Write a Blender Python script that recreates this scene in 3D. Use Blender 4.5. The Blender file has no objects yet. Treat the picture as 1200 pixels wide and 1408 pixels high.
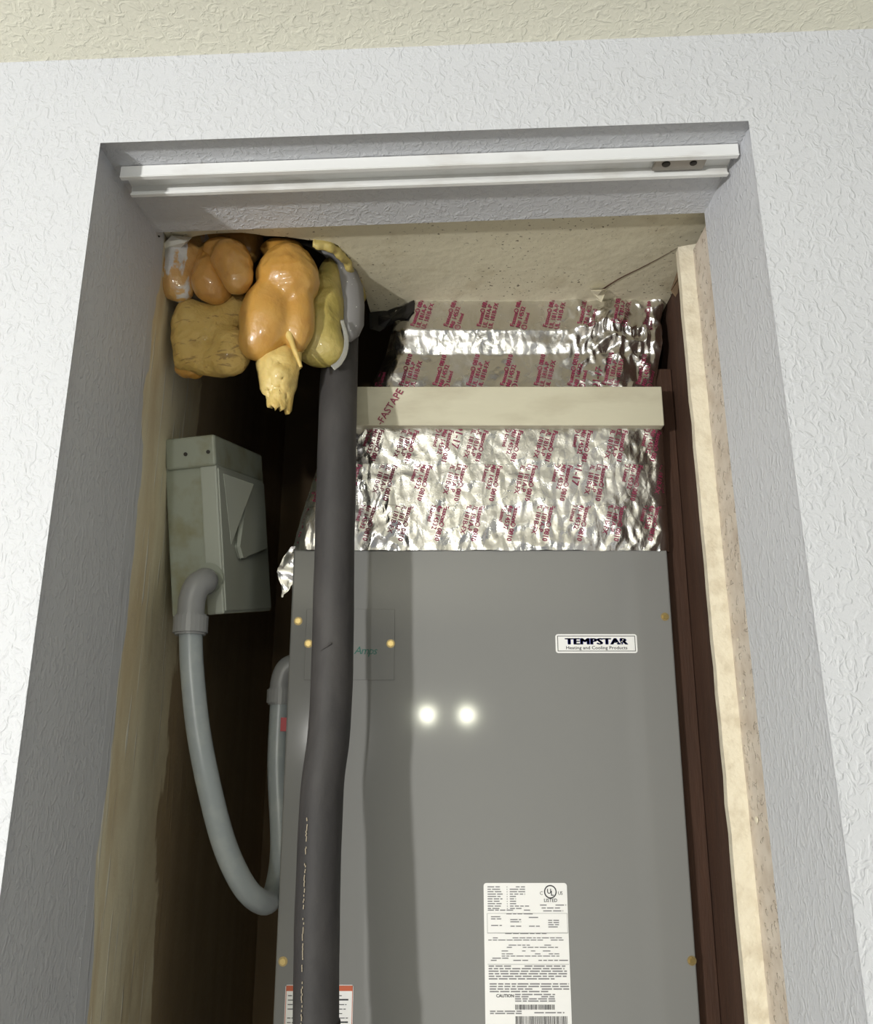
import bpy, bmesh, math, random
import numpy as np
from mathutils import Vector, Matrix, noise
random.seed(7)
S = bpy.context.scene
COL = S.collection

# ------------------------------------------------------------------ camera
CZ = 1.5                                   # camera height
PITCH = math.radians(15.2)
F = 1200.0
cam_d = bpy.data.cameras.new('camera')
cam_d.sensor_fit = 'HORIZONTAL'; cam_d.sensor_width = 36.0; cam_d.lens = 36.0
cam_d.clip_start = 0.01
cam = bpy.data.objects.new('camera', cam_d); COL.objects.link(cam)
cam.location = (0, 0, CZ); cam.rotation_euler = (math.pi/2 + PITCH, 0, 0)
S.camera = cam

# ------------------------------------------------------------------ light
S.view_settings.view_transform = 'Standard'; S.view_settings.look = 'None'
S.view_settings.gamma = 1.0; S.view_settings.use_curve_mapping = False
S.view_settings.exposure = -0.25
w = bpy.data.worlds.new('hallway_light'); S.world = w; w.use_nodes = True
w.node_tree.nodes['Background'].inputs[0].default_value = (0.93, 0.97, 1.0, 1)
w.node_tree.nodes['Background'].inputs[1].default_value = 0.34
def bulb(name, loc, watt, rad, col=(1, 0.97, 0.90)):
    l = bpy.data.lights.new(name, 'POINT'); l.energy = watt; l.shadow_soft_size = rad; l.color = col
    o = bpy.data.objects.new(name, l); COL.objects.link(o); o.location = loc; return o
# two bulbs behind the camera, mirrored as two spots in the cabinet panel
bulb('hall_bulb_left_offscreen', (-0.034, -1.2, CZ+0.119), 4.5, 0.020, (1, 1, 0.80))
bulb('hall_bulb_right_offscreen', (0.110, -1.2, CZ+0.119), 4.5, 0.020, (1, 1, 0.80))
# two room lamps on the left, seen in the double shadow of the pipe and the bright left wall
bulb('room_lamp_behind_offscreen', (-0.42, -1.50, CZ+0.05), 34, 0.025, (1, 0.985, 0.95))
bulb('room_lamp_left_offscreen', (-1.45, -1.25, CZ-0.15), 195, 0.05, (1, 0.985, 0.95))

# ------------------------------------------------------------------ helpers
cp, sp = math.cos(PITCH), math.sin(PITCH)
def ray(px, py):
    x = (px-600)/F; y = (704-py)/F
    return Vector((x, cp - y*sp, sp + y*cp))
def at(px, py, Y=None, Z=None, X=None):    # a measured picture point carried to a known distance / height / side plane
    d = ray(px, py)
    t = Y/d.y if Y is not None else ((Z-CZ)/d.z if Z is not None else X/d.x)
    return Vector((d.x*t, d.y*t, d.z*t + CZ))

def obj(name, bm, mat, parent=None, smooth=False):
    me = bpy.data.meshes.new(name)
    if isinstance(bm, bmesh.types.BMesh):
        bmesh.ops.recalc_face_normals(bm, faces=bm.faces)
        bm.to_mesh(me); bm.free()
    else:
        me.from_pydata([tuple(v) for v in bm[0]], [], bm[1]); me.update()
    if mat: me.materials.append(mat)
    if smooth: me.polygons.foreach_set('use_smooth', [True]*len(me.polygons))
    o = bpy.data.objects.new(name, me); COL.objects.link(o)
    if parent: o.parent = parent; o.matrix_parent_inverse = parent.matrix_basis.inverted()
    return o
def empty(name, loc, label, cat):
    o = bpy.data.objects.new(name, None); COL.objects.link(o); o.location = loc
    o.empty_display_size = 0.05
    o['label'] = label; o['category'] = cat
    return o
def tag(o, label, cat): o['label'] = label; o['category'] = cat; return o
def struct(o, label=None, cat=None):
    o['kind'] = 'structure'
    if label: o['label'] = label
    if cat: o['category'] = cat
    return o

def bm_box(bm, lo, hi, bev=0.0, seg=2, M=None):
    b = bmesh.new()
    vs = [b.verts.new((x, y, z)) for z in (lo[2], hi[2]) for y in (lo[1], hi[1]) for x in (lo[0], hi[0])]
    for f in ((0,2,3,1), (4,5,7,6), (0,1,5,4), (2,6,7,3), (0,4,6,2), (1,3,7,5)): b.faces.new([vs[i] for i in f])
    if bev: bmesh.ops.bevel(b, geom=list(b.edges), offset=bev, segments=seg, affect='EDGES', profile=0.5)
    if M: bmesh.ops.transform(b, matrix=M, verts=b.verts)
    me = bpy.data.meshes.new('tmp'); b.to_mesh(me); b.free(); bm.from_mesh(me); bpy.data.meshes.remove(me)
    return bm
def box(lo, hi, bev=0.0, seg=2, M=None): return bm_box(bmesh.new(), lo, hi, bev, seg, M)
def prism(bm, pts, ext):                    # closed outline (3D, planar) pushed along ext
    a = [bm.verts.new(p) for p in pts]; b = [bm.verts.new(Vector(p)+Vector(ext)) for p in pts]
    n = len(a); bm.faces.new(a); bm.faces.new(b[::-1])
    for i in range(n): bm.faces.new((a[i], b[i], b[(i+1) % n], a[(i+1) % n]))
    return bm
def smooth_path(pts, n=8):                  # Catmull-Rom
    P = [Vector(p) for p in pts]; P = [2*P[0]-P[1]] + P + [2*P[-1]-P[-2]]; out = []
    for i in range(1, len(P)-2):
        for k in range(n):
            t = k/n
            out.append(0.5*((2*P[i]) + (P[i+1]-P[i-1])*t + (2*P[i-1]-5*P[i]+4*P[i+1]-P[i+2])*t*t + (3*P[i]-P[i-1]-3*P[i+1]+P[i+2])*t**3))
    out.append(P[-2]); return out
def sweep(pts, rad, seg=16, flat=1.0, wob=0.0, wf=60, up=None):
    pts = [Vector(p) for p in pts]; V = []; Fc = []; n = len(pts); side = None
    for i, p in enumerate(pts):
        t = (pts[min(i+1, n-1)]-pts[max(i-1, 0)]).normalized()
        if side is None:
            side = t.cross(up or Vector((0, 1, 0)))
            if side.length < 1e-3: side = t.cross(Vector((1, 0, 0)))
        side = (side - t*side.dot(t)).normalized(); q = t.cross(side)
        r = rad(i/(n-1)) if callable(rad) else rad
        for k in range(seg):
            a = 2*math.pi*k/seg; d = side*math.cos(a) + q*math.sin(a)*flat; v = p + d*r
            if wob: v += d*(wob*noise.noise(v*wf))
            V.append(v)
    for i in range(n-1):
        for k in range(seg):
            a = i*seg+k; b = i*seg+(k+1) % seg; Fc.append((a, b, b+seg, a+seg))
    Fc.append(tuple(range(seg))[::-1]); Fc.append(tuple(range((n-1)*seg, n*seg)))
    return V, Fc
def cyl(c, axis, r, h, seg=20, bev=0.0, r2=None):
    b = bmesh.new()
    bmesh.ops.create_cone(b, cap_ends=True, segments=seg, radius1=r, radius2=r if r2 is None else r2, depth=h)
    if bev:
        es = [e for e in b.edges if any(len(f.verts) > 4 for f in e.link_faces)]
        bmesh.ops.bevel(b, geom=es, offset=bev, segments=2, affect='EDGES')
    bmesh.ops.transform(b, matrix=Matrix.Translation(c) @ Vector((0, 0, 1)).rotation_difference(Vector(axis)).to_matrix().to_4x4(), verts=b.verts)
    return b
_font = {}
def glyphs(body, size=1.0, bold=0.0, space=1.0, align='LEFT', shear=0.0):
    key = (body, bold, space, align, shear)
    if key not in _font:
        c = bpy.data.curves.new('t', 'FONT'); c.body = body; c.size = 1.0; c.resolution_u = 2
        c.offset = bold; c.space_character = space; c.align_x = align; c.shear = shear; c.fill_mode = 'FRONT'
        o = bpy.data.objects.new('t', c); COL.objects.link(o)
        dg = bpy.context.evaluated_depsgraph_get(); dg.update()
        me = bpy.data.meshes.new_from_object(o.evaluated_get(dg))
        _font[key] = ([v.co.copy() for v in me.vertices], [tuple(p.vertices) for p in me.polygons])
        bpy.data.objects.remove(o); bpy.data.curves.remove(c); bpy.data.meshes.remove(me)
    v, f = _font[key]
    return [(p.x*size, p.y*size) for p in v], f
class Print:                                # flat print collected as one mesh in (u, v), then laid on a surface
    def __init__(s): s.v = []; s.f = []
    def text(s, body, u, v, size, rot=0.0, **k):
        vs, fs = glyphs(body, size, **k); c, n = math.cos(rot), math.sin(rot); o = len(s.v)
        s.v += [(u + x*c - y*n, v + x*n + y*c) for x, y in vs]; s.f += [tuple(i+o for i in f) for f in fs]
    def rect(s, u0, v0, u1, v1):
        o = len(s.v); s.v += [(u0, v0), (u1, v0), (u1, v1), (u0, v1)]; s.f.append((o, o+1, o+2, o+3))
    def ring(s, u, v, r0, r1, n=28):
        o = len(s.v)
        for k in range(n):
            a = 2*math.pi*k/n; s.v += [(u+r0*math.cos(a), v+r0*math.sin(a)), (u+r1*math.cos(a), v+r1*math.sin(a))]
        for k in range(n): a = o+2*k; b = o+2*((k+1) % n); s.f.append((a, a+1, b+1, b))
    def frame(s, u0, v0, u1, v1, t):
        s.rect(u0, v0, u1, v0+t); s.rect(u0, v1-t, u1, v1); s.rect(u0, v0, u0+t, v1); s.rect(u1-t, v0, u1, v1)
    def words(s, u0, u1, v, h, fill=0.95):  # a line of print too small to read
        u = u0
        while u < u1-0.0005:
            L = random.uniform(2.0, 6.0)*h
            if random.random() < fill: s.rect(u, v, min(u+L, u1), v+h*0.62)
            u += L + h*0.75
    def build(s, name, mat, parent, fn):
        o = obj(name, ([fn(u, v) for u, v in s.v], s.f), mat, parent); o['kind'] = 'stuff'; return o

# ------------------------------------------------------------------ materials
def new_mat(name, col=(0.8, 0.8, 0.8), rough=0.6, metal=0.0, spec=0.5, coat=0.0):
    m = bpy.data.materials.new(name); m.use_nodes = True; b = m.node_tree.nodes['Principled BSDF']
    b.inputs['Base Color'].default_value = (*col, 1); b.inputs['Roughness'].default_value = rough
    b.inputs['Metallic'].default_value = metal; b.inputs['Specular IOR Level'].default_value = spec
    b.inputs['Coat Weight'].default_value = coat
    return m
class N:                                    # tiny node writer
    def __init__(s, m): s.m = m; s.t = m.node_tree; s.b = s.t.nodes['Principled BSDF']; s._co = None
    def add(s, ty, **kw):
        n = s.t.nodes.new(ty)
        for k, v in kw.items():
            if hasattr(n, k) and not k[0].isupper(): setattr(n, k, v)
        return n
    def link(s, a, b): s.t.links.new(a, b)
    def co(s):
        if not s._co: s._co = s.add('ShaderNodeNewGeometry').outputs['Position']
        return s._co
    def mapped(s, scale, loc=(0, 0, 0), rot=(0, 0, 0)):
        n = s.add('ShaderNodeMapping'); n.inputs['Scale'].default_value = scale; n.inputs['Location'].default_value = loc
        n.inputs['Rotation'].default_value = rot; s.link(s.co(), n.inputs['Vector']); return n.outputs[0]
    def noise(s, scale, detail=3, rough=0.55, dist=0.0, vec=None):
        n = s.add('ShaderNodeTexNoise'); n.inputs['Scale'].default_value = scale; n.inputs['Detail'].default_value = detail
        n.inputs['Roughness'].default_value = rough; n.inputs['Distortion'].default_value = dist
        s.link(vec if vec is not None else s.co(), n.inputs['Vector']); return n.outputs['Fac']
    def vor(s, scale, vec=None, feat='F1'):
        n = s.add('ShaderNodeTexVoronoi'); n.feature = feat; n.inputs['Scale'].default_value = scale
        s.link(vec if vec is not None else s.co(), n.inputs['Vector']); return n.outputs['Distance']
    def ramp(s, fac, stops):
        n = s.add('ShaderNodeValToRGB'); e = n.color_ramp.elements
        while len(e) < len(stops): e.new(0.5)
        for x, (p, c) in zip(e, stops): x.position = p; x.color = (*c, 1) if len(c) == 3 else c
        s.link(fac, n.inputs[0]); return n.outputs['Color']
    def mask(s, fac, a, b): return s.ramp(fac, [(a, (0, 0, 0)), (b, (1, 1, 1))])
    def mix(s, fac, a, b):
        n = s.add('ShaderNodeMix'); n.data_type = 'RGBA'
        if hasattr(fac, 'links'): s.link(fac, n.inputs[0])
        else: n.inputs[0].default_value = fac
        for v, i in ((a, 6), (b, 7)):
            if hasattr(v, 'links'): s.link(v, n.inputs[i])
            else: n.inputs[i].default_value = (*v, 1)
        return n.outputs[2]
    def math(s, op, a, b=0.0):
        n = s.add('ShaderNodeMath'); n.operation = op
        for v, i in ((a, 0), (b, 1)):
            if hasattr(v, 'links'): s.link(v, n.inputs[i])
            else: n.inputs[i].default_value = v
        return n.outputs[0]
    def axis(s, k):
        n = s.add('ShaderNodeSeparateXYZ'); s.link(s.co(), n.inputs[0]); return n.outputs[k]
    def color(s, c): s.link(c, s.b.inputs['Base Color'])
    def rough(s, c): s.link(c, s.b.inputs['Roughness'])
    def bump(s, h, dist, strength=1.0):
        n = s.add('ShaderNodeBump'); n.inputs['Distance'].default_value = dist; n.inputs['Strength'].default_value = strength
        s.link(h, n.inputs['Height']); s.link(n.outputs[0], s.b.inputs['Normal'])

def stucco(name, col, dist=0.0006, scale=135):
    m = new_mat(name, col, 0.55, spec=0.35); n = N(m)
    a = n.mask(n.noise(scale, 2, 0.5, 1.2, n.mapped((1, 1, 0.75))), 0.46, 0.70)
    b = n.noise(scale*2.4, 3)
    h = n.math('ADD', a, n.math('MULTIPLY', b, 0.55)); n.bump(h, dist)
    v = n.noise(5, 2); n.color(n.mix(v, tuple(c*0.97 for c in col), tuple(min(1, c*1.03) for c in col)))
    return m
M_wall = stucco('white_stucco_paint', (0.575, 0.59, 0.625))
M_ceil = stucco('cream_ceiling_paint', (0.80, 0.785, 0.66), 0.0005, 110)
M_cream = new_mat('cream_board_paint', (0.72, 0.66, 0.52), 0.6); n = N(M_cream)
n.color(n.mix(n.mask(n.noise(60, 4), 0.45, 0.7), (0.74, 0.68, 0.54), (0.62, 0.55, 0.42))); n.bump(n.noise(130, 3), 0.0015)
M_pinkboard = new_mat('bare_joint_compound', (0.60, 0.53, 0.45), 0.75); n = N(M_pinkboard)
n.bump(n.mask(n.noise(120, 3), 0.58, 0.66), 0.0015)
n.color(n.mix(n.mask(n.noise(45, 4), 0.4, 0.7), (0.64, 0.57, 0.49), (0.52, 0.44, 0.36)))

# closet side wall: white paint laps in, then old beige paint, then stripped brown board
M_left = new_mat('peeled_beige_wall', rough=0.55); n = N(M_left)
nz = n.noise(9, 5, 0.6, 0.4, n.mapped((1, 1, 0.45)))
y = n.axis(1)
yy = n.math('ADD', y, n.math('MULTIPLY', n.math('SUBTRACT', nz, 0.5), 0.16))
beige = n.mix(n.mask(n.noise(14, 4, 0.6, 0.5, n.mapped((1, 1, 0.25))), 0.42, 0.66), (0.76, 0.69, 0.50), (0.62, 0.51, 0.32))
streak = n.mask(n.noise(60, 2, 0.5, 0.3, n.mapped((1, 2.2, 0.12))), 0.63, 0.68)
beige = n.mix(streak, beige, (0.78, 0.75, 0.64))
brown = n.mix(n.noise(12, 5, 0.6, 0, n.mapped((1, 2, 0.3))), (0.27, 0.19, 0.105), (0.45, 0.35, 0.22))
fb = n.mask(yy, 1.052/2, 1.058/2); 
def ystep(val, a, b):
    k = n.math('DIVIDE', n.math('SUBTRACT', val, a), b-a); k.node.use_clamp = True; return k
c1 = n.mix(ystep(yy, 1.040, 1.046), beige, brown)
y2 = n.math('ADD', y, n.math('MULTIPLY', n.math('SUBTRACT', n.noise(7, 4, 0.6, 0, n.mapped((1, 1, 0.6))), 0.5), 0.10))
c1 = n.mix(ystep(y2, 0.862, 0.864), (0.575, 0.59, 0.625), c1)
n.color(c1); n.bump(n.math('ADD', n.noise(40, 4), n.math('MULTIPLY', streak, 0.5)), 0.002)

M_drywall = new_mat('stained_drywall', rough=0.8); n = N(M_drywall)
base = n.mix(n.noise(7, 4), (0.60, 0.55, 0.40), (0.70, 0.66, 0.51))
base = n.mix(n.math('MULTIPLY', n.mask(n.noise(22, 5, 0.65), 0.55, 0.75), 0.5), base, (0.38, 0.31, 0.18))
sp_ = n.mask(n.noise(230, 2, 0.5), 0.655, 0.70); area = n.mask(n.noise(11, 3), 0.38, 0.58)
n.color(n.mix(n.math('MULTIPLY', sp_, area), base, (0.10, 0.08, 0.05))); n.bump(n.noise(60, 4), 0.0012)
M_gyp = new_mat('torn_gypsum', (0.72, 0.70, 0.64), 0.9)
M_brownwood = new_mat('dark_brown_wood', rough=0.8); n = N(M_brownwood)
n.color(n.mix(n.noise(25, 5, 0.6, 0.5, n.mapped((3, 3, 0.4))), (0.030, 0.013, 0.007), (0.085, 0.037, 0.019))); n.bump(n.noise(90, 3, vec=n.mapped((3, 3, 0.3))), 0.001)
M_void = new_mat('dusty_attic_wood', (0.15, 0.105, 0.07), 0.95)
M_backwall = new_mat('brown_paper_board', rough=0.9); n = N(M_backwall)
n.color(n.mix(n.noise(6, 4), (0.15, 0.10, 0.055), (0.24, 0.165, 0.095)))
M_floor = new_mat('tile_floor', (0.30, 0.28, 0.25), 0.5)
M_alu = new_mat('white_enamel_aluminium', (0.80, 0.81, 0.80), 0.35, 0.0); n = N(M_alu)
n.color(n.mix(n.mask(n.noise(30, 4, vec=n.mapped((0.4, 1, 1))), 0.5, 0.75), (0.82, 0.83, 0.82), (0.62, 0.60, 0.56)))
M_bracket = new_mat('worn_steel', (0.42, 0.39, 0.35), 0.5, 0.6)
M_dark = new_mat('dark_screw_steel', (0.05, 0.045, 0.04), 0.5, 0.6)
M_unit = new_mat('grey_cabinet_enamel', (0.245, 0.245, 0.240), 0.080, spec=0.26); n = N(M_unit)
n.color(n.mix(n.noise(3, 2), (0.222, 0.223, 0.217), (0.246, 0.247, 0.240)))
M_brass = new_mat('brass_screw', (0.55, 0.42, 0.18), 0.4, 1.0)
M_ring = new_mat('darker_brass_washer', (0.40, 0.31, 0.15), 0.5, 0.9)  # washer brass a little darker than the screw heads
M_pipe = new_mat('black_rubber_insulation', rough=0.62, spec=0.35); n = N(M_pipe)
n.color(n.mix(n.mask(n.noise(14, 4, 0.6, 0.3, n.mapped((1, 1, 0.35))), 0.4, 0.75), (0.036, 0.034, 0.035), (0.075, 0.070, 0.068))); n.bump(n.noise(120, 3), 0.0006)
M_box = new_mat('grey_green_box_paint', rough=0.45); n = N(M_box)
n.color(n.mix(n.math('MULTIPLY', n.mask(n.noise(22, 4), 0.5, 0.72), 0.75), (0.30, 0.325, 0.27), (0.20, 0.185, 0.085)))
M_boxlight = new_mat('light_grey_box_paint', (0.38, 0.405, 0.355), 0.4)
M_pvc = new_mat('grey_plastic_conduit', (0.31, 0.345, 0.36), 0.30, spec=0.5); n = N(M_pvc)
n.color(n.mix(n.mask(n.noise(40, 3), 0.5, 0.75), (0.31, 0.345, 0.36), (0.38, 0.41, 0.41)))
M_fit = new_mat('grey_cast_fitting', (0.26, 0.265, 0.27), 0.38, spec=0.5)
M_red = new_mat('red_print', (0.45, 0.04, 0.05), 0.5)
M_maroon = new_mat('maroon_ink', (0.26, 0.035, 0.080), 0.5)
M_black = new_mat('black_ink', (0.03, 0.03, 0.035), 0.5)
M_greyink = new_mat('grey_small_print', (0.22, 0.22, 0.23), 0.6)
M_blue = new_mat('blue_ink', (0.02, 0.03, 0.28), 0.4)
M_green = new_mat('green_marker', (0.01, 0.12, 0.09), 0.5)
M_label = new_mat('white_label_paper', (0.88, 0.88, 0.87), 0.35)
M_orange = new_mat('orange_warning_stripe', (0.55, 0.12, 0.05), 0.5)
M_tapeblack = new_mat('black_glossy_tape', (0.012, 0.011, 0.011), 0.25, spec=0.6)
M_strip = new_mat('cream_batten', rough=0.55); n = N(M_strip)
n.color(n.mix(n.mask(n.noise(30, 4, vec=n.mapped((0.4, 1, 1))), 0.45, 0.75), (0.62, 0.59, 0.45), (0.50, 0.46, 0.34))); n.bump(n.noise(50, 3, vec=n.mapped((0.3, 1, 1))), 0.001)
M_foil = new_mat('crinkled_aluminium_foil', (0.74, 0.725, 0.705), 0.20, 1.0); n = N(M_foil)
h = n.math('ADD', n.math('MULTIPLY', n.vor(70, n.mapped((1, 1, 0.5)), 'DISTANCE_TO_EDGE'), 1.2), n.math('MULTIPLY', n.noise(110, 4, 0.6, 0.6), 0.55))
n.bump(h, 0.0012, 0.8); n.rough(n.ramp(n.noise(30, 3), [(0.3, (0.14,)*3), (0.7, (0.34,)*3)]))
M_flap = new_mat('grey_sheet_sleeve', (0.25, 0.245, 0.245), 0.5); n = N(M_flap)
n.color(n.mix(n.mask(n.noise(260, 1), 0.76, 0.78), (0.25, 0.245, 0.245), (0.75, 0.75, 0.72)))
def foam_mat(name, c1, c2, c3, rough, coat, bumpd=0.0030):
    m = new_mat(name, c1, rough, coat=coat); m.node_tree.nodes['Principled BSDF'].inputs['Coat Roughness'].default_value = 0.10
    n = N(m); c = n.mix(n.mask(n.noise(18, 3, 0.5, 0.3), 0.35, 0.7), c1, c2)
    c = n.mix(n.math('MULTIPLY', n.mask(n.noise(38, 4, 0.6), 0.55, 0.75), 0.6), c, c3)
    n.color(c); n.bump(n.math('ADD', n.noise(48, 3, 0.5, 0.5), n.math('MULTIPLY', n.noise(170, 2), 0.18)), bumpd)
    b = n.b; b.inputs['Subsurface Weight'].default_value = 0.15; b.inputs['Subsurface Radius'].default_value = (0.02, 0.01, 0.004); b.inputs['Subsurface Scale'].default_value = 0.3
    return m
M_foam = foam_mat('cured_amber_foam', (0.52, 0.265, 0.05), (0.58, 0.34, 0.085), (0.42, 0.20, 0.045), 0.36, 0.7, 0.0018)
M_foampink = foam_mat('cured_tan_foam', (0.52, 0.26, 0.06), (0.57, 0.33, 0.095), (0.34, 0.14, 0.04), 0.34, 0.8, 0.0022)
M_foamcut = foam_mat('cut_foam_face', (0.50, 0.33, 0.085), (0.60, 0.43, 0.15), (0.30, 0.19, 0.05), 0.7, 0.1, 0.006)
n = N(M_foamcut); old = n.b.inputs['Base Color'].links[0].from_socket
n.color(n.mix(n.math('MULTIPLY', n.mask(n.noise(26, 3, 0.6, 1.5, n.mapped((1, 1, 4.0), rot=(0, 0.5, 0))), 0.58, 0.64), 0.7), old, (0.20, 0.12, 0.04)))
M_foamtail = foam_mat('torn_yellow_foam', (0.66, 0.46, 0.13), (0.72, 0.56, 0.22), (0.50, 0.32, 0.07), 0.5, 0.25, 0.003)
M_foamgreen = foam_mat('olive_foam', (0.40, 0.32, 0.08), (0.54, 0.43, 0.15), (0.27, 0.23, 0.05), 0.5, 0.25)
# white paint streaks on one lobe
M_foamwhite = foam_mat('paint_flecked_foam', (0.60, 0.34, 0.12), (0.64, 0.42, 0.16), (0.44, 0.22, 0.08), 0.4, 0.5)
n = N(M_foamwhite); old = n.b.inputs['Base Color'].links[0].from_socket
n.color(n.mix(n.mask(n.noise(30, 4, 0.6, 0.6, n.mapped((1.4, 1, 0.6), (0.31, 0, 0.12))), 0.56, 0.60), old, (0.62, 0.61, 0.60)))
M_clear = new_mat('clear_plastic', (0.75, 0.75, 0.7), 0.15); M_clear.node_tree.nodes['Principled BSDF'].inputs['Transmission Weight'].default_value = 0.7

# ------------------------------------------------------------------ the setting
ZT = CZ + 0.546          # underside of the opening head
ZC = CZ + 0.632          # hallway ceiling
ZK = CZ + 0.560          # closet ceiling
def fy(x): return 0.6702 - 0.0499*x          # hallway face of the wall (not quite square to the camera)
def by(x): return 0.8232 - 0.0611*x          # closet face of the wall
def xl(z): return -0.317 - (ZT - z)*0.0066
def xr(z): return 0.2846 + (ZT - z)*0.0108
bm = bmesh.new()
out = [(-1.7, 0), (-1.7, ZC), (1.7, ZC), (1.7, 0), (xr(0), 0), (xr(ZT), ZT), (xl(ZT), ZT), (xl(0), 0)]
a = [bm.verts.new((x, fy(x), z)) for x, z in out]
b = []
for i, (x, z) in enumerate(out):
    x2 = x + (0.010 if i >= 6 else (-0.002 if i >= 4 else 0))
    b.append(bm.verts.new((x2, by(x2), z)))
bm.faces.new(a); bm.faces.new(b[::-1])
for i in range(8): bm.faces.new((a[i], b[i], b[(i+1) % 8], a[(i+1) % 8]))
es = [e for e in bm.edges if all(v in a[4:] for v in e.verts) and not (a[4] in e.verts and a[7] in e.verts)]
bmesh.ops.bevel(bm, geom=es, offset=0.008, segments=5, affect='EDGES', profile=0.5)
struct(obj('wall_front', bm, M_wall), 'white textured wall around the closet opening', 'wall')
struct(obj('ceiling', box((-1.7, -2.6, ZC), (1.7, 0.9, ZC+0.05)), M_ceil), 'cream textured hallway ceiling', 'ceiling')
struct(obj('floor', box((-1.7, -2.6, -0.05), (1.7, 1.7, 0.0)), M_floor), 'plain tile floor', 'floor')
# closet shell
bm = box((-0.36, 0.8415, 0), (-0.3068, 1.66, CZ+0.98))
for v in bm.verts:
    if v.co.x > -0.35: v.co.x = xl(v.co.z)+0.0101
struct(obj('wall_left', bm, M_left), 'peeling beige and brown closet side wall', 'wall')
struct(obj('wall_right', box((0.301, 0.880, 0), (0.36, 1.66, CZ+0.98)), M_brownwood), 'dark brown closet side wall', 'wall')
struct(obj('wall_back', box((-0.36, 1.66, 0), (0.36, 1.70, CZ+0.98)), M_backwall), 'dark brown board at the back of the closet', 'wall')
struct(obj('ceiling_light_lid', box((-0.36, 0.80, CZ+0.98), (0.36, 1.70, CZ+1.0)), M_void), 'lid added over the attic void to keep world light out', 'ceiling')  # added lid, stops world light leaking through the ceiling hole
bm = box((-0.36, 0.80, ZC+0.055), (0.36, 0.8405, CZ+0.98))  # unseen front side of the attic box, added against light leaks
struct(obj('wall_light_block', bm, M_void), 'unseen board above the closet head, added to block world light', 'wall')

# closet ceiling board with its ragged hole
hole = [(222, 352), (236, 340), (250, 331), (262, 326), (285, 322), (320, 320), (352, 322), (380, 325), (410, 328), (438, 330), (455, 333), (470, 344), (481, 358), (489, 375), (497, 392), (503, 408)]
hp = [at(x, y, Z=ZK) for x, y in hole]
hp[0].x = -0.306
outline = [Vector((-0.306, by(-0.306)-0.01, ZK))] + hp + [Vector((hp[-1].x+0.004, 1.07, ZK)), Vector((0.300, 1.07, ZK)), Vector((0.300, 0.81-0.01, ZK))]
ragged = []
for i, p in enumerate(outline):
    ragged.append(p)
    if 1 <= i < len(hp):
        q = outline[i+1]; mid = p.lerp(q, 0.5); mid.x += random.uniform(-0.002, 0.002); mid.y += random.uniform(-0.002, 0.002); ragged.append(mid)
cl = obj('ceiling_closet', prism(bmesh.new(), ragged, (0, 0, 0.0127)), M_drywall)
struct(cl, 'stained cream drywall ceiling of the closet with a ragged hole', 'ceiling')
# lifted crack and torn flap in the closet ceiling
for k, (pts, mt) in enumerate((
    ([(812, 398), (826, 388), (834, 396), (826, 404), (818, 408)], M_drywall),
    ([(217, 346), (219, 330), (236, 322), (256, 320), (264, 325), (246, 333), (232, 341)], M_gyp),
    ([(938, 352), (946, 342), (944, 378), (930, 400), (922, 398)], M_backwall))):
    P = [at(x, y, Z=ZK-0.0015) for x, y in pts]
    P2 = [p + Vector((0, 0, -0.010*(i % 2) - 0.002)) for i, p in enumerate(P)]
    obj('torn_paper_flap', prism(bmesh.new(), P2, (0, 0.0006, 0.0012)), mt, cl)
crack = smooth_path([at(x, y, Z=ZK-0.0006) for x, y in ((822, 402), (850, 384), (882, 368), (912, 352), (936, 338))], 6)
obj('crack', sweep(crack, lambda t: 0.0009*(1.1-t), 6), M_brownwood, cl)

# right-hand drywall edge (bare compound return, then cream board edge)
bm = bmesh.new()
z0, z1 = 0.0, CZ+0.531
V = []; 
for i in range(61):
    z = z0+(z1-z0)*i/60; x = xr(z)-0.002; wv = 0.0012*noise.noise(Vector((0, 0, z*25)))
    V += [(x+0.02, 0.808, z), (x+wv*0.4, 0.806, z), (x+wv*0.4, 0.853+wv, z), (x+0.02, 0.853, z)]
Fc = [(4*i+k, 4*i+(k+1) % 4, 4*i+4+(k+1) % 4, 4*i+4+k) for i in range(60) for k in range(4)] + [(0, 1, 2, 3), (243, 242, 241, 240)]
struct(obj('trim_1', (V, Fc), M_pinkboard), 'bare plaster return behind the white jamb', 'trim')
V = []
for i in range(81):
    z = (CZ+0.535)*i/80; x = 0.2665 + (CZ+0.535-z)*0.0075; wv = 0.0013*noise.noise(Vector((3, 0, z*32)))
    cut = 0.006 if i == 80 else 0
    V += [(x+wv, 0.853, z), (x+0.030, 0.853, z+cut), (x+0.030, 0.866, z+cut), (x+wv+0.001, 0.866, z)]
Fc = [(4*i+k, 4*i+(k+1) % 4, 4*i+4+(k+1) % 4, 4*i+4+k) for i in range(80) for k in range(4)] + [(0, 1, 2, 3), (323, 322, 321, 320)]
struct(obj('trim_2', (V, Fc), M_cream), 'cream board edge on the right of the opening', 'trim')
struct(obj('trim_3', box((0.2775, 1.03, 0), (0.3005, 1.10, CZ+0.47), 0.001, 1), M_brownwood), 'brown wooden post beside the air handler', 'trim')
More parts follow.
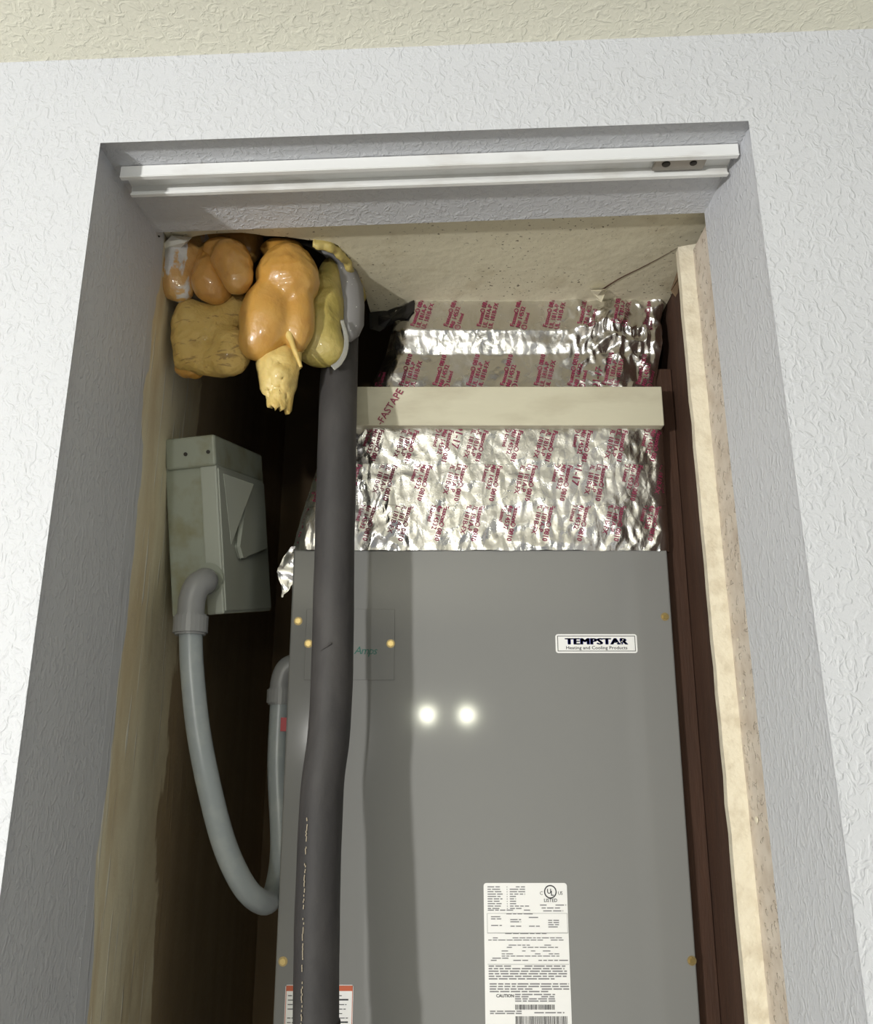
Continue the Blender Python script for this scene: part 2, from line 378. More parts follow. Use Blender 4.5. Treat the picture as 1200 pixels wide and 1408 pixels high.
# bits of torn compound along the bare return
for (px, py, r) in ((1015, 880, 5), (1018, 940, 4), (1022, 960, 4), (1040, 1128, 6), (1042, 1300, 7), (1050, 1395, 6), (1012, 1028, 6)):
    p = at(px, py, X=xr(1.5)-0.0022)
    b = bmesh.new(); bmesh.ops.create_icosphere(b, subdivisions=1, radius=1)
    for v in b.verts: v.co *= 1+0.35*noise.noise(v.co*2+p*50)
    bmesh.ops.transform(b, matrix=Matrix.Translation(p) @ Matrix.Diagonal((0.0012, r*0.0007, r*0.0006, 1)), verts=b.verts)
    obj('plaster_crumb', b, M_cream, bpy.data.objects['trim_1'])

# ------------------------------------------------------------------ sliding door track
def tv(x, y): return Vector((x, y - 0.0561*x, 0))
tr = empty('door_track', (0, 0.7115, ZT), 'white aluminium sliding door track screwed under the opening head', 'track')
def rail(name, y0, y1, xa, xb, zt, zb, mat):
    bm = bmesh.new()
    prism(bm, [Vector((xa, y0-0.0561*xa, zt)), Vector((xb, y0-0.0561*xb, zt)), Vector((xb, y0-0.0561*xb, zb)), Vector((xa, y0-0.0561*xa, zb))], (0, y1-y0, 0))
    bmesh.ops.bevel(bm, geom=list(bm.edges), offset=0.0006, segments=2, affect='EDGES')
    return obj(name, bm, mat, tr)
XA, XB = -0.306, 0.2815
rail('front_flange', 0.7115, 0.7135, XA, XB, ZT-0.0002, ZT-0.0130, M_alu)
rail('front_lip', 0.7105, 0.7165, XA, XB, ZT-0.0115, ZT-0.0135, M_alu)
rail('web', 0.7115, 0.7435, XA, XB, ZT-0.0002, ZT-0.0016, M_alu)
rail('back_flange', 0.7410, 0.7430, XA+0.001, XB-0.001, ZT-0.0002, ZT-0.0130, M_alu)
rail('back_lip', 0.7380, 0.7435, XA+0.001, XB-0.001, ZT-0.0115, ZT-0.0135, M_alu)
br = rail('guide_bracket', 0.7168, 0.7376, 0.2075, 0.2555, ZT-0.0040, ZT-0.0085, M_bracket)
for x, r in ((0.2185, 0.0040), (0.2440, 0.0034)):
    c = Vector((x, 0.7270-0.0561*x, ZT-0.0088))
    s_ = obj('screw', cyl(c, (0, 0, -1), r, 0.0016, 14, 0.0004), M_dark, br)
# small nail hole in the corner of the painted head
obj('nail_hole', cyl(at(218, 325, Z=ZT-0.0004), (0, 0, 1), 0.0016, 0.0006, 10), M_dark, bpy.data.objects['wall_front'])

# ------------------------------------------------------------------ air handler
UX0, UX1, UY, UZ0, UZ1 = -0.170, 0.2745, 1.015, 0.62, CZ+0.229
unit = empty('air_handler', ((UX0+UX1)/2, UY+0.27, UZ0), 'grey metal air handler cabinet with a blue brand badge standing in the closet', 'air handler')
obj('cabinet', box((UX0+0.001, UY+0.0025, UZ0), (UX1-0.001, UY+0.54, UZ1-0.001), 0.002, 2), M_unit, unit)
panel = obj('front_panel', box((UX0, UY-0.0005, UZ0+0.01), (UX1, UY+0.018, UZ1), 0.0022, 3), M_unit, unit)
platform = obj('support_platform', box((-0.20, 1.03, 0.0), (0.270, 1.60, UZ0), 0.004, 1), M_brownwood)
tag(platform, 'brown wooden platform under the air handler', 'platform')
YF = UY-0.0005
def on_panel(px, py, d=0.0): return at(px, py, Y=YF-d)
# breaker cover plate
p0, p1 = on_panel(418, 935), on_panel(543, 838)
plate = obj('breaker_cover', box((p0.x, YF-0.0016, p0.z), (p1.x, YF+0.001, p1.z), 0.0005, 2), M_unit, unit)
pr = Print(); q = on_panel(478, 899); pr.text('60 Amps', q.x-0.006, q.z, 0.0125, rot=-0.02, shear=0.25, space=0.86)
pr.build('marker_writing', M_green, plate, lambda u, v: (u, YF-0.0019, v))
def screw(px, py, parent, d=0.0, r=0.0034):
    c = on_panel(px, py, d); a_ = cyl(c - Vector((0, 0.0006, 0)), (0, -1, 0), r, 0.0024, 6, 0.0004)
    s_ = obj('screw', a_, M_brass, parent)
    obj('screw_washer', cyl(c, (0, -1, 0), r*1.45, 0.0010, 18, 0.0003), M_ring, s_)
for x, y in ((410, 854), (914, 848), (389, 1322), (951, 1321)): screw(x, y, unit)
for x, y in ((424, 885), (537, 885)): screw(x, y, plate, 0.0016)
def sticker(name, x0, y0, x1, y1, parent=unit, r=0.003, mat=M_label):
    a, c = on_panel(x0, y1), on_panel(x1, y0)
    bm = bmesh.new(); pts = []
    for cx, cz, a0 in ((c.x-r, c.z-r, 0), (a.x+r, c.z-r, 90), (a.x+r, a.z+r, 180), (c.x-r, a.z+r, 270)):
        for k in range(5):
            t = math.radians(a0+22.5*k); pts.append(Vector((cx+r*math.cos(t), YF-0.0006, cz+r*math.sin(t))))
    return obj(name, prism(bm, pts, (0, 0.0005, 0)), mat, parent), a.x, c.x, a.z, c.z
L = lambda u, v: (u, YF-0.0009, v)
# brand badge
bd, x0, x1, z0, z1 = sticker('brand_badge', 764, 872, 875, 898)
W = x1-x0; H = z1-z0
pr = Print(); pr.frame(x0+0.0022, z0+0.0020, x1-0.0022, z1-0.0020, 0.0007); pr.build('border_line', M_black, bd, L)
pr = Print(); 
for dx, dz in ((0, 0), (0.0004, 0), (-0.0004, 0), (0.0004, 0.0004), (-0.0004, 0.0004), (0, 0.0004), (0.0008, 0.0002), (-0.0008, 0.0002)):
    pr.text('TEMPSTAR', (x0+x1)/2+dx, z0+H*0.45+dz, H*0.46, align='CENTER', space=1.08)
vs = np.array(pr.v); c0 = (x0+x1)/2; hw = max(abs(vs[:, 0]-c0)); pr.v = [((u-c0)/hw*W*0.39+c0, v) for u, v in pr.v]
pr.build('brand_lettering', M_blue, bd, L)
pr = Print(); pr.text('Heating and Cooling Products', (x0+x1)/2, z0+H*0.20, H*0.235, align='CENTER', bold=0.012)
vs = np.array(pr.v); hw = max(abs(vs[:, 0]-c0)); pr.v = [((u-c0)/hw*W*0.375+c0, v) for u, v in pr.v]
pr.build('tagline_lettering', M_black, bd, L)
wear = Print()
for k in range(7):
    u = x0+W*random.uniform(0.74, 0.84); v = z0+H*random.uniform(0.45, 0.78); wear.rect(u, v, u+0.0012, v+0.0009)
wear.build('worn_spots', M_label, bd, lambda u, v: (u, YF-0.0011, v))
# rating label
rl, x0, x1, z0, z1 = sticker('rating_label', 668, 1214, 779, 1470)
W = x1-x0; top = z1
def V_(py): return on_panel(720, py).z
def U_(px, py=1300): return x0 + (px-(668 if py < 1e9 else 0))/109.0*W
pr = Print(); h = 0.0017
for k in range(10):
    zz = V_(1220+k*3.3); pr.words(U_(673), U_(690+random.uniform(-2, 3)), zz, h); pr.rect(U_(698), zz, U_(699), zz+h*0.5)
    pr.words(U_(702), U_(722 - (k > 3)*12 + (k > 7)*18), zz, h)
pr.words(U_(673), U_(706), V_(1252), h); pr.words(U_(714), U_(728), V_(1252), h)
for k, y_ in enumerate((1245, 1249, 1253)): pr.words(U_(741+k*2), U_(775-k*2), V_(y_), h)
pr.words(U_(697), U_(740), V_(1257), h)
for cx, ys in ((678, (1261, 1264, 1273)), (703, (1265, 1268, 1274)), (727, (1262, 1274)), (752, (1266, 1269, 1272, 1275))):
    for y_ in ys: pr.words(U_(cx-1), U_(cx+13), V_(y_), h)
pr.words(U_(695), U_(750), V_(1284), h)
for y_ in (1290, 1293): pr.words(U_(673), U_(770), V_(y_), h*0.9, 0.9)
for y_ in (1300, 1303, 1308, 1312, 1315): pr.words(U_(690), U_(764), V_(y_), h*0.9, 0.7)
pr.words(U_(678), U_(700), V_(1318), h); pr.words(U_(676), U_(724), V_(1321), h, 0.8); pr.words(U_(737), U_(776), V_(1321), h)
for y_ in (1329, 1332.5, 1336, 1339.5, 1343, 1346.5): pr.words(U_(673), U_(773 - 6*(y_ < 1335)*random.random()), V_(y_), h*1.15)
for y_ in (1353.5, 1357, 1360.5, 1364): pr.words(U_(674), U_(775 if y_ != 1364 else 750), V_(y_), h*1.15)
for y_ in (1368, 1371, 1374, 1377): pr.words(U_(706), U_(757), V_(y_), h*1.1)
for y_ in (1391, 1394): pr.words(U_(674), U_(714), V_(y_), h*1.1); 
pr.words(U_(730), U_(768), V_(1393), h*1.1)
pr.frame(U_(672), V_(1283), U_(776), V_(1255.5), 0.0003); pr.rect(U_(672), V_(1283), U_(776), V_(1282.4)); pr.rect(U_(672), V_(1326), U_(776), V_(1325.5))
pr.build('small_print', M_greyink, rl, L)
pr = Print()
cx, cz = U_(755), V_(1226); pr.ring(cx, cz, 0.0056, 0.0068); pr.text('U', cx-0.0037, cz-0.0018, 0.0068, bold=0.02); pr.text('L', cx+0.0003, cz-0.0038, 0.0068, bold=0.02)
pr.text('C', cx-0.0115, cz-0.0030, 0.005); pr.text('US', cx+0.0080, cz-0.0030, 0.005, space=0.8); pr.text('LISTED', cx, V_(1240), 0.0048, align='CENTER', bold=0.01)
pr.text('CAUTION', U_(682), V_(1371), 0.0043, bold=0.02, space=0.95)
for (u0, u1, ya, yb) in ((706, 756, 1381, 1388), (706, 771, 1397, 1408)):
    u = U_(u0)
    while u < U_(u1):
        wd = random.choice((0.0003, 0.0005, 0.0008)); pr.rect(u, V_(yb), u+wd, V_(ya)); u += wd+random.choice((0.0003, 0.0005, 0.0007))
pr.build('bold_print', M_black, rl, L)
# warning label behind the pipe
wl, x0, x1, z0, z1 = sticker('warning_label', 388, 1354, 486, 1470, r=0.002)
pr = Print(); pr.frame(x0+0.0006, z0+0.0006, x1-0.0006, z1-0.0006, 0.0006); pr.rect(x0+0.001, z1-0.0058, x1-0.001, z1-0.001); pr.build('warning_stripe', M_orange, wl, L)
pr = Print(); zz = z1-0.0105
while zz > z0+0.002:
    pr.words(x0+0.003, x0+0.011, zz, 0.0013); pr.words(x1-0.0145, x1-0.004-random.uniform(0, 0.004), zz, random.choice((0.0012, 0.0024))); zz -= 0.0042
pr.build('warning_print', M_black, wl, L)

# ------------------------------------------------------------------ plenum wrapped in foil tape
plen = empty('supply_plenum', (0.06, 1.10, UZ1), 'duct plenum above the air handler wrapped in crinkled foil tape printed in maroon', 'duct')
def interp(z, tab):
    for (za, va), (zb, vb) in zip(tab, tab[1:]):
        if z <= zb: return va+(vb-va)*max(0, (z-za))/(zb-za)
    return tab[-1][1]
XLT = [(0.19, -0.186), (0.229, -0.176), (0.35, -0.143), (0.385, -0.118), (0.435, -0.088), (0.49, -0.066), (0.53, -0.056), (0.58, -0.052)]
PRF = [(0.19, 1.0145), (0.229, 1.0140), (0.384, 1.006), (0.400, 1.008), (0.430, 1.018), (0.486, 1.023), (0.4935, 1.021), (0.517, 1.0155), (0.525, 1.017), (0.58, 1.023)]
XR = 0.2785
def xright(zr): return interp(zr, [(0.19, XR), (0.45, XR), (0.50, 0.288), (0.58, 0.296)])
def xleft(zr): return interp(zr, XLT)
def crump(x, zr):
    a = 0.0
    if zr > 0.43: a = min(1, max(0, (x-0.150)/0.05))*(0.4+0.6*min(1, max(0, (zr-0.47)/0.03)))
    b = min(1, max(0, (-0.02-x)/0.06))
    return 1.0 + 11.0*a + 1.2*b
def disp(x, zr):
    p = Vector((x, 0.0, zr)); k = crump(x, zr)
    d = 0.0008*(1-2*abs(noise.noise(p*38))) + 0.0007*(1-2*abs(noise.noise(Vector((x*90+5, 3, zr*48))))) + 0.0020*noise.noise(Vector((x*20, 9, zr*20)))
    if zr < 0.43: d *= 1.0 + 0.8*max(0, 1-abs(zr-0.245)/0.03)
    return d*(k**0.75)
def surf(x, zr, lift=0.0):
    y = interp(zr, PRF) - disp(x, zr) - lift
    d = x-xleft(zr)
    if d < 0.028: y += ((0.028-max(d, -0.01))/0.028)**2*0.016
    e = xright(zr)-x
    if e < 0.012: y += ((0.012-max(e, 0))/0.012)**2*0.008
    return Vector((x, y, CZ+zr))
def foil(name, za, zb, lift, nx=190, ny=30, x0=None, x1=None, ragged=0.0012, parent=plen, mat=M_foil):
    V = []; Fc = []
    for j in range(ny+1):
        for i in range(nx+1):
            v = j/ny; zr = za+(zb-za)*v
            xa = xleft(zr) if x0 is None else x0
            xb = xright(zr) if x1 is None else x1
            x = xa+(xb-xa)*i/nx
            if j in (0, ny) and ragged: zr += ragged*noise.noise(Vector((x*70, za*99, j)))
            V.append(surf(x, zr, lift))
    for j in range(ny):
        for i in range(nx): a = j*(nx+1)+i; Fc.append((a, a+1, a+nx+2, a+nx+1))
    o = obj(name, (V, Fc), mat, parent, True)
    return o
obj('duct_core', box((-0.035, 1.045, UZ1), (0.270, 1.50, CZ+0.60)), M_void, plen)
strips = [foil('foil_tape', 0.228, 0.290, 0.0000), foil('foil_tape', 0.283, 0.343, 0.0006), foil('foil_tape', 0.334, 0.386, 0.0012, ragged=0.0005),
          foil('foil_tape', 0.425, 0.505, 0.0000, ny=44), foil('foil_tape', 0.494, 0.578, 0.0006, ny=44)]
GA = ['Fasson\u00ae 0810', 'UL 181A-P', 'UL 181B-FX']; GB = ['Fasson\u00ae 0810', 'M# 14532', 'Listed']
def tape_print(strip, za, zb, lift, dirn, phase, zoff=0.0, q=None):
    x = -0.19+phase; k = 0
    base = math.atan2(0.96, 0.27) if dirn > 0 else math.atan2(-0.96, -0.27)
    while x < 0.30:
        pr = Print(); lines = GA if k % 2 else GB; rot = base+random.uniform(-0.03, 0.03)
        ox, oz = x, (za+0.006 if dirn > 0 else zb-0.006)+zoff
        for j, t in enumerate(lines):
            nx_, nz_ = math.sin(rot)*0.0073*j, -math.cos(rot)*0.0073*j
            if t == 'Listed':
                pr.text(t, ox+nx_+math.cos(rot)*0.009, oz+nz_+math.sin(rot)*0.009, 0.0068, rot, bold=0.02)
                cx = ox+nx_+math.cos(rot)*0.003+math.cos(rot+1.57)*0.002; cz = oz+nz_+math.sin(rot)*0.003+math.sin(rot+1.57)*0.002
                pr.ring(cx, cz, 0.0029, 0.0038, 18); pr.text('UL', cx-math.cos(rot)*0.0018, cz-math.sin(rot)*0.0018, 0.0034, rot)
            else: pr.text(t, ox+nx_, oz+nz_, 0.0080, rot, bold=0.026 if j == 0 else 0.012)
        if q and k in q: pr.text('Q1-17', ox+math.sin(rot)*0.0325, oz-math.cos(rot)*0.0325, 0.0125, rot, bold=0.01)
        x += 0.0425; k += 1
        # keep only what lies on this strip
        keep = [f for f in pr.f if all(za+0.001 < pr.v[i][1] < zb-0.001 and xleft(pr.v[i][1])+0.004 < pr.v[i][0] < XR-0.002 for i in f)]
        if not keep: continue
        used = sorted({i for f in keep for i in f}); mp = {i: m for m, i in enumerate(used)}
        Vn = [surf(pr.v[i][0], pr.v[i][1], lift+0.0008) for i in used]
        obj('printed_block', (Vn, [tuple(mp[i] for i in f) for f in keep]), M_maroon, strip)['kind'] = 'stuff'
tape_print(strips[0], 0.228, 0.284, 0.0000, -1, 0.030, 0.006)
tape_print(strips[1], 0.283, 0.335, 0.0006, -1, 0.010, 0.004, q=(9,))
tape_print(strips[2], 0.334, 0.379, 0.0012, -1, 0.036, 0.004, q=(5,))
tape_print(strips[3], 0.436, 0.492, 0.0000, 1, 0.020, -0.001, q=(8,))
tape_print(strips[4], 0.505, 0.574, 0.0006, 1, 0.034, 0.010)
# loose foil curl hanging past the cabinet corner, left
V = []; Fc = []
for j in range(19):
    v = j/18; zr = 0.236-0.062*v; xa = -0.172-0.014*math.sin(min(1, v*1.25)*math.pi*0.8)-0.004; xb = -0.1695
    if v > 0.6: xb -= 0.000
    for i in range(9):
        x = xa+(xb-xa)*i/8*(1 if v < 0.7 else max(0.15, (1-v)/0.3)); nz_ = noise.noise(Vector((x*140, 7, zr*140)))
        V.append(Vector((x+0.002*nz_, 1.028+0.003*noise.noise(Vector((x*90, 2, zr*90))), CZ+zr)))
for j in range(18):
    for i in range(8): a = j*9+i; Fc.append((a, a+1, a+10, a+9))
obj('foil_curl', (V, Fc), M_foil, plen, True)
# black tape patch at the top left of the plenum
def patch(name, pts, mat, lift, parent):
    P = [at(x, y, Y=1.01) for x, y in pts]; c = sum(P, Vector())/len(P); out = []; Fc = []
    n_ = len(P)
    for ring_ in (1.0, 0.6, 0.0):
        for p in (P if ring_ else [c]):
            q = c.lerp(p, ring_); s_ = surf(q.x, q.z-CZ, lift); out.append(s_)
    for i in range(n_):
        j = (i+1) % n_; Fc.append((i, j, n_+j, n_+i)); Fc.append((n_+i, n_+j, 2*n_))
    return obj(name, (out, Fc), mat, parent)
patch('black_tape', [(504, 412), (530, 408), (569, 409), (570, 424), (560, 436), (535, 434), (520, 440), (506, 436)], M_tapeblack, 0.0035, plen)
# cream batten across the plenum
bt = box((-0.112, 0.994, CZ+0.3790), (0.2765, 1.020, CZ+0.4300), 0.0012, 2)
for v in bt.verts: v.co.y -= 0.0005*noise.noise(v.co*30)
batten = obj('cream_batten', bt, M_strip, plen); batten['label'] = 'cream strip between the foil bands'
pr = Print(); q = at(522, 590, Y=0.9932); pr.text('-FASTAPE', q.x+0.002, q.z-CZ+0.004, 0.0125, math.radians(60), bold=0.01)
kz = lambda u, v: (u, 0.9929, CZ+min(max(v, 0.3800), 0.4290))
pr.build('tape_lettering', M_maroon, batten, kz)

# ------------------------------------------------------------------ insulated pipe
pp = [(472, 395, .985), (470, 430, .975), (468, 470, .960), (465, 540, .938), (463.5, 600, .927), (460, 757, .925), (457.5, 880, .925), (453, 1000, .922), (443, 1085, .918), (437, 1224, .91), (434, 1408, .905), (432, 1560, .905)]
path = [at(x, y, Y=d) for x, y, d in pp]
path = [path[0]+Vector((0, 0.02, 0.20))] + path + [Vector((path[-1].x, path[-1].y, 0.30)), Vector((path[-1].x, 0.99, 0.06))]
pipe = empty('refrigerant_pipe', (path[-1].x, path[-1].y, 0.0), 'black foam insulated refrigerant pipe running down in front of the air handler', 'pipe')
sm = smooth_path(path, 10)
obj('insulation_sleeve', sweep(sm, 0.0217, 28, wob=0.0007, wf=22), M_pipe, pipe, True)
obj('copper_tube', sweep([sm[-1], sm[-1]+Vector((0, 0.03, -0.05))], 0.010, 12), M_brass, pipe, True)
# printed dotted line along the sleeve
bm = bmesh.new()
zs = [p for p in sm if 0.95 < p.z < 1.44]
pts = []
for p, q in zip(zs, zs[1:]):
    for k in range(12): pts.append(p.lerp(q, k/12)+Vector((random.uniform(-1, 1)*0.0005, 0, 0)))
for i, p in enumerate(pts):
    if (i//9) % 6 == 5 or i % 2 or random.random() < 0.25: continue
    c = p + Vector((-0.0105, -0.0200, 0)); bm_box(bm, c-Vector((0.0004, 0.0005, 0.0009)), c+Vector((0.0004, 0.0005, 0.0009)))
obj('printed_dashes', bm, new_mat('tan_ink', (0.35, 0.30, 0.22), 0.7), pipe)['kind'] = 'stuff'
c = at(455, 884, Y=0.9025); obj('sleeve_nick', sweep([c, c+Vector((-0.004, 0, -0.0035)), c+Vector((-0.011, 0.002, -0.008))], lambda t: 0.0014*(1-t)+0.0002, 8), M_pipe, pipe)

# ------------------------------------------------------------------ disconnect box
BX = empty('disconnect_box', (-0.2800, 1.052, CZ+0.1570), 'grey green metal electrical disconnect box on the peeling side wall', 'electrical box')
BX.rotation_euler = (math.radians(10), math.radians(-3.0), math.radians(-9.0))
bpy.context.view_layer.update()
def bpart(name, bm, mat, parent=BX, smooth=False):        # built in the box's own frame: x out of the wall, y into the closet, z up
    o = obj(name, bm, mat, None, smooth); o.parent = parent; return o
BW, BH, BD = 0.155, 0.202, 0.056
y0, y1 = -0.079, 0.076
body = bpart('back_box', box((-0.006, y0+0.002, 0), (0.042, y1, BH-0.003), 0.0015), M_box)
cov = bpart('cover', box((0.036, y0, -0.001), (BD, y1+0.002, BH-0.006), 0.002), M_boxlight)
bpart('hood', box((-0.003, y0-0.0035, BH-0.036), (BD+0.001, y1, BH), 0.003, 3), M_box)
for x in (0.022, 0.049):
    bpart('hood_screw', cyl((x, y0-0.0038, BH-0.020), (0, -1, 0), 0.0022, 0.0016, 12), M_dark)
bpart('cover_face', box((BD-0.0015, y0+0.003, 0.002), (BD+0.0015, y1, BH-0.038), 0.001), M_boxlight, cov)
a_, b_, c_ = (y0+0.016, BH-0.043), (y0+0.072, BH-0.050), (y0+0.028, 0.078)
V = [(BD+0.0010, *a_), (BD+0.0010, *b_), (BD+0.0010, *c_), (BD+0.0020, *a_), (BD+0.0170, *b_), (BD+0.0020, *c_)]
bpart('sloping_wedge', (V, [(0, 1, 2), (3, 5, 4), (0, 3, 4, 1), (1, 4, 5, 2), (2, 5, 3, 0)]), M_boxlight, cov)
bm = bmesh.new(); prism(bm, [Vector((BD, y0+0.078, BH-0.043)), Vector((BD, y0+0.138, BH-0.056)), Vector((BD, y0+0.138, 0.075)), Vector((BD, y0+0.046, 0.058)), Vector((BD, y0+0.035, 0.076))], (0.008, 0, 0))
bmesh.ops.bevel(bm, geom=list(bm.edges), offset=0.004, segments=3, affect='EDGES')
bpart('pull_handle', bm, M_boxlight, cov)
bpart('knockout_ring', cyl((0.040, y0+0.0005, 0.040), (0, -1, 0), 0.0175, 0.003, 28, 0.0008), M_box)

# ------------------------------------------------------------------ flexible conduit
co = empty('flexible_conduit', at(262, 860, Y=0.935), 'grey flexible electrical conduit looping from the disconnect box to the air handler', 'conduit')
e0 = at(287, 803, Y=0.972)
el = [e0, e0+Vector((-0.001, -0.014, 0.001)), at(281, 799, Y=0.940), at(271, 806, Y=0.931), at(264, 824, Y=0.930), at(262, 848, Y=0.930)]
obj('elbow', sweep(smooth_path(el, 6), 0.0142, 22), M_fit, co, True)
cc = at(262, 859, Y=0.930)
obj('elbow_flange', cyl(e0+Vector((0, -0.001, 0)), (0.1, -1, 0), 0.0185, 0.006, 24, 0.001), M_fit, co)
obj('collar_nut', cyl(cc, (0.02, 0, -1), 0.0182, 0.022, 24, 0.0022), M_fit, co, False)
cpts = [(262, 868, .930), (264, 920, .931), (272, 1000, .935), (287, 1080, .94), (308, 1160, .95), (332, 1213, .965), (352, 1236, .985)]
P = [at(x, y, Y=d) for x, y, d in cpts]
P += [at(369, 1240, Y=1.02), at(380, 1215, Y=1.055), at(386, 1160, Y=1.075), Vector((-0.1895, 1.085, CZ-0.02)), Vector((-0.1900, 1.085, CZ+0.045)), Vector((-0.1900, 1.085, CZ+0.060))]
obj('conduit_hose', sweep(smooth_path(P, 8), 0.0122, 20), M_pvc, co, True)
c = Vector((-0.1900, 1.085, CZ+0.062))
obj('end_collar', cyl(c, (0, 0, 1), 0.0165, 0.020, 24, 0.002), M_fit, co)
obj('end_elbow', sweep(smooth_path([c, c+Vector((0, 0, 0.018)), c+Vector((0.006, 0, 0.034)), c+Vector((0.019, 0, 0.040))], 6), 0.013, 20), M_fit, co, True)
pr = Print(); q = at(389, 996, Y=1.071); pr.rect(q.x-0.003, q.z-0.008, q.x+0.006, q.z+0.008); pr.build('red_tag', M_red, co, lambda u, v: (u, 1.0715, v))

# ------------------------------------------------------------------ spray foam
def ico(level):
    b = bmesh.new(); bmesh.ops.create_icosphere(b, subdivisions=level, radius=1)
    v = np.array([x.co for x in b.verts]); f = [tuple(q.index for q in p.verts) for p in b.faces]; b.free(); return v, f
IV, IF = ico(5)
def sdf(p, prims, k):
    d = None
    for c, r in prims:
        q = (p-c)/r; L_ = np.linalg.norm(q, axis=1); L2 = np.linalg.norm(q/r, axis=1)+1e-9; e = L_*(L_-1)/L2
        if d is None: d = e
        else:
            h = np.clip(0.5+0.5*(d-e)/k, 0, 1); d = d*(1-h)+e*h-k*h*(1-h)
    return d
def lobe(prims, mat, parent, k=0.012, bump=0.0016, bf=45, name='foam_lobe'):
    pr = []
    for px, py, Y, rx, rz, ry in prims:
        c = at(px, py, Y=Y); s_ = Y/ray(px, py).y/F
        pr.append((np.array(c), np.array((rx*s_, ry*s_, rz*s_*1.04))))
    c0 = pr[0][0]; lo = np.zeros(len(IV)); hi = np.full(len(IV), 0.16)
    for _ in range(24):
        m = (lo+hi)/2; ins = sdf(c0+IV*m[:, None], pr, k) < 0
        lo = np.where(ins, m, lo); hi = np.where(ins, hi, m)
    V = [Vector(c0+IV[i]*lo[i]) for i in range(len(IV))]
    V = [v + Vector(IV[i])*(bump*noise.noise(v*bf)+bump*0.4*noise.noise(v*bf*2.7)) for i, v in enumerate(V)]
    return obj(name, (V, IF), mat, parent, True)
fo = empty('spray_foam', at(340, 420, Y=0.95)+Vector((0, 0, 0.06)), 'lumpy amber expanding foam bulging out of the ragged ceiling hole', 'foam')
lobe([(249, 358, .895, 27, 38, 26), (238, 384, .893, 19, 30, 24), (252, 398, .893, 14, 15, 16), (268, 338, .91, 24, 24, 26)], M_foamwhite, fo, 0.014, 0.0026)
lobe([(310, 332, .925, 48, 28, 32), (340, 332, .918, 19, 32, 24)], M_foampink, fo, 0.014, 0.0026)
lobe([(286, 378, .885, 22, 30, 22), (296, 396, .888, 22, 22, 20), (292, 358, .90, 22, 26, 22)], M_foampink, fo, 0.014, 0.0022)
lobe([(318, 358, .872, 27, 26, 24), (326, 382, .870, 21, 25, 20), (304, 346, .885, 24, 20, 22)], M_foampink, fo, 0.014, 0.0024)
lobe([(284, 462, .905, 44, 48, 20), (260, 446, .905, 24, 36, 20), (316, 484, .895, 29, 34, 18), (322, 428, .91, 28, 28, 22), (290, 496, .905, 40, 22, 18), (255, 480, .905, 18, 30, 16)], M_foamcut, fo, 0.008, 0.0034, 50, 'cut_foam_face')
lobe([(262, 506, .915, 20, 15, 14), (254, 490, .915, 14, 16, 12)], M_foam, fo, 0.01, 0.003)
lobe([(396, 384, .892, 43, 48, 38), (364, 438, .883, 35, 54, 30), (411, 440, .890, 22, 48, 22), (388, 347, .905, 32, 16, 26), (352, 470, .884, 24, 26, 20)], M_foam, fo, 0.007, 0.0026)
lobe([(440, 430, .925, 30, 50, 26), (434, 468, .92, 32, 36, 24), (452, 400, .935, 18, 50, 22), (458, 482, .918, 16, 16, 14)], M_foamgreen, fo, 0.018, 0.003)
# hanging torn tail: a folded sheet with a jagged end, and a thin drip
le = [(352, 470), (355, 492), (361, 515), (364, 535), (365, 547)]; re_ = [(414, 470), (411, 492), (405, 515), (399, 535), (395, 553)]
NJ, NI = 28, 22; V = []; Fc = []
def lerp_tab(t, tab):
    k = min(int(t*(len(tab)-1)), len(tab)-2); q = t*(len(tab)-1)-k
    return [a+(b-a)*q for a, b in zip(tab[k], tab[k+1])]
jag = [-14, -8, -3, 2, 14, 8, 18, 10, 12, 17, 8, 12, 20, 2]
for j in range(NJ+1):
    t = j/NJ; a = lerp_tab(t, le); b = lerp_tab(t, re_)
    for i in range(NI+1):
        u = i/NI; x = a[0]+(b[0]-a[0])*u; y = a[1]+(b[1]-a[1])*u
        if t > 0.7: jj = u*(len(jag)-1); k = min(int(jj), len(jag)-2); y += (jag[k]+(jag[k+1]-jag[k])*(jj-k))*(t-0.7)/0.3
        dep = 0.886 - 0.014*math.sin(u*math.pi)**0.8*(1-0.5*t) + 0.006*abs(u-0.42)*2*t
        if t < 0.35: dep += 0.026*(1-t/0.35)
        p = at(x, y, Y=dep); p.y += 0.006*noise.noise(p*70)+0.003*abs(noise.noise(p*150)); V.append(p)
for j in range(NJ):
    for i in range(NI): a = j*(NI+1)+i; Fc.append((a, a+1, a+NI+2, a+NI+1))
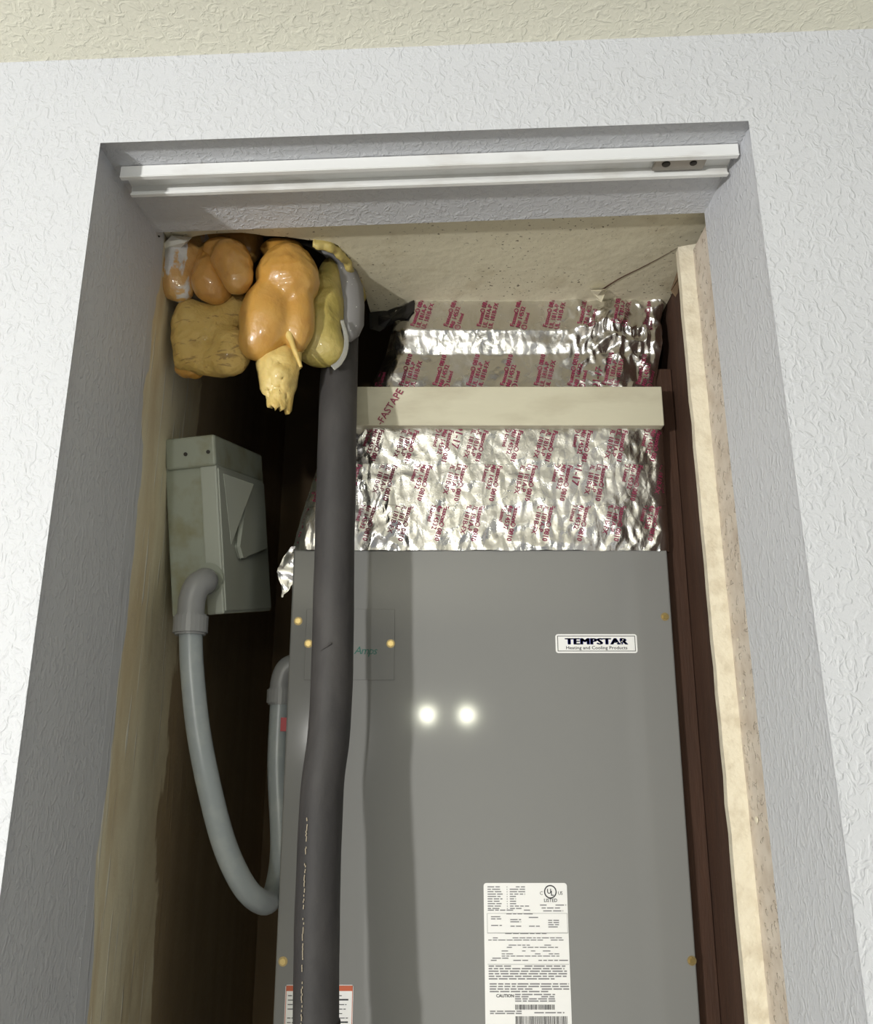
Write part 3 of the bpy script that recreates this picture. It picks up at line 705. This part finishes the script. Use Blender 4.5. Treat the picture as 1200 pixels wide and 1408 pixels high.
tl = obj('torn_tail', (V, Fc), M_foamtail, fo, True); md = tl.modifiers.new('thickness', 'SOLIDIFY'); md.thickness = 0.006; md.offset = -1
T = [at(393, 445, Y=.890), at(397, 458, Y=.881), at(401, 470, Y=.876), at(405, 482, Y=.874), at(410, 494, Y=.875), at(414, 505, Y=.876)]
obj('drip', sweep(smooth_path(T, 8), lambda t: 0.0042*(1-t)**0.9+0.0012, 18, 1.0, 0.0016, 50), M_foamtail, fo, True)
# crusty foam rim on the right edge of the hole
T = [at(x, y, Z=ZK-0.003) for x, y in ((430, 334), (450, 338), (465, 347), (477, 361), (487, 379), (494, 394), (500, 410))]
obj('foam_rim', sweep(smooth_path(T, 10), 0.0062, 14, 0.7, 0.004, 110), M_foamgreen, fo, True)

# ------------------------------------------------------------------ grey sleeve sheet beside the pipe, clear strip
ol = [(410, 334), (428, 340), (446, 352), (460, 368), (466, 388), (468, 420), (469, 450), (471, 466), (481, 470), (492, 462), (499, 448), (500, 420), (498, 395), (490, 374), (476, 356), (456, 343), (434, 334)]
inner = ol[:9]; outer = [ol[16], ol[15], ol[14], ol[13], ol[12], ol[11], ol[10], ol[9], ol[8]]
V = []; Fc = []
for i, (a, b) in enumerate(zip(inner, outer)):
    for k in range(5):
        t = k/4; x = a[0]+(b[0]-a[0])*t; y = a[1]+(b[1]-a[1])*t
        V.append(at(x, y, Y=0.930 - 0.006*math.sin(t*math.pi) + 0.012*t))
for i in range(8):
    for k in range(4): a = i*5+k; Fc.append((a, a+1, a+6, a+5))
fl = obj('sleeve_flap', (V, Fc), M_flap, None, True); md = fl.modifiers.new('thickness', 'SOLIDIFY'); md.thickness = 0.0014
tag(fl, 'bent grey plastic sleeve hanging beside the foam where the pipe enters', 'sleeve')
T = [at(470, 440, Y=.915), at(476, 465, Y=.913), at(474, 485, Y=.912), at(466, 499, Y=.911), at(457, 506, Y=.911)]
cs = obj('plastic_strip', sweep(smooth_path(T, 8), lambda t: 0.0022+0.0018*t, 10, 0.3), M_clear, None, True)
tag(cs, 'thin clear plastic strip dangling beside the pipe under the foam', 'plastic strip')
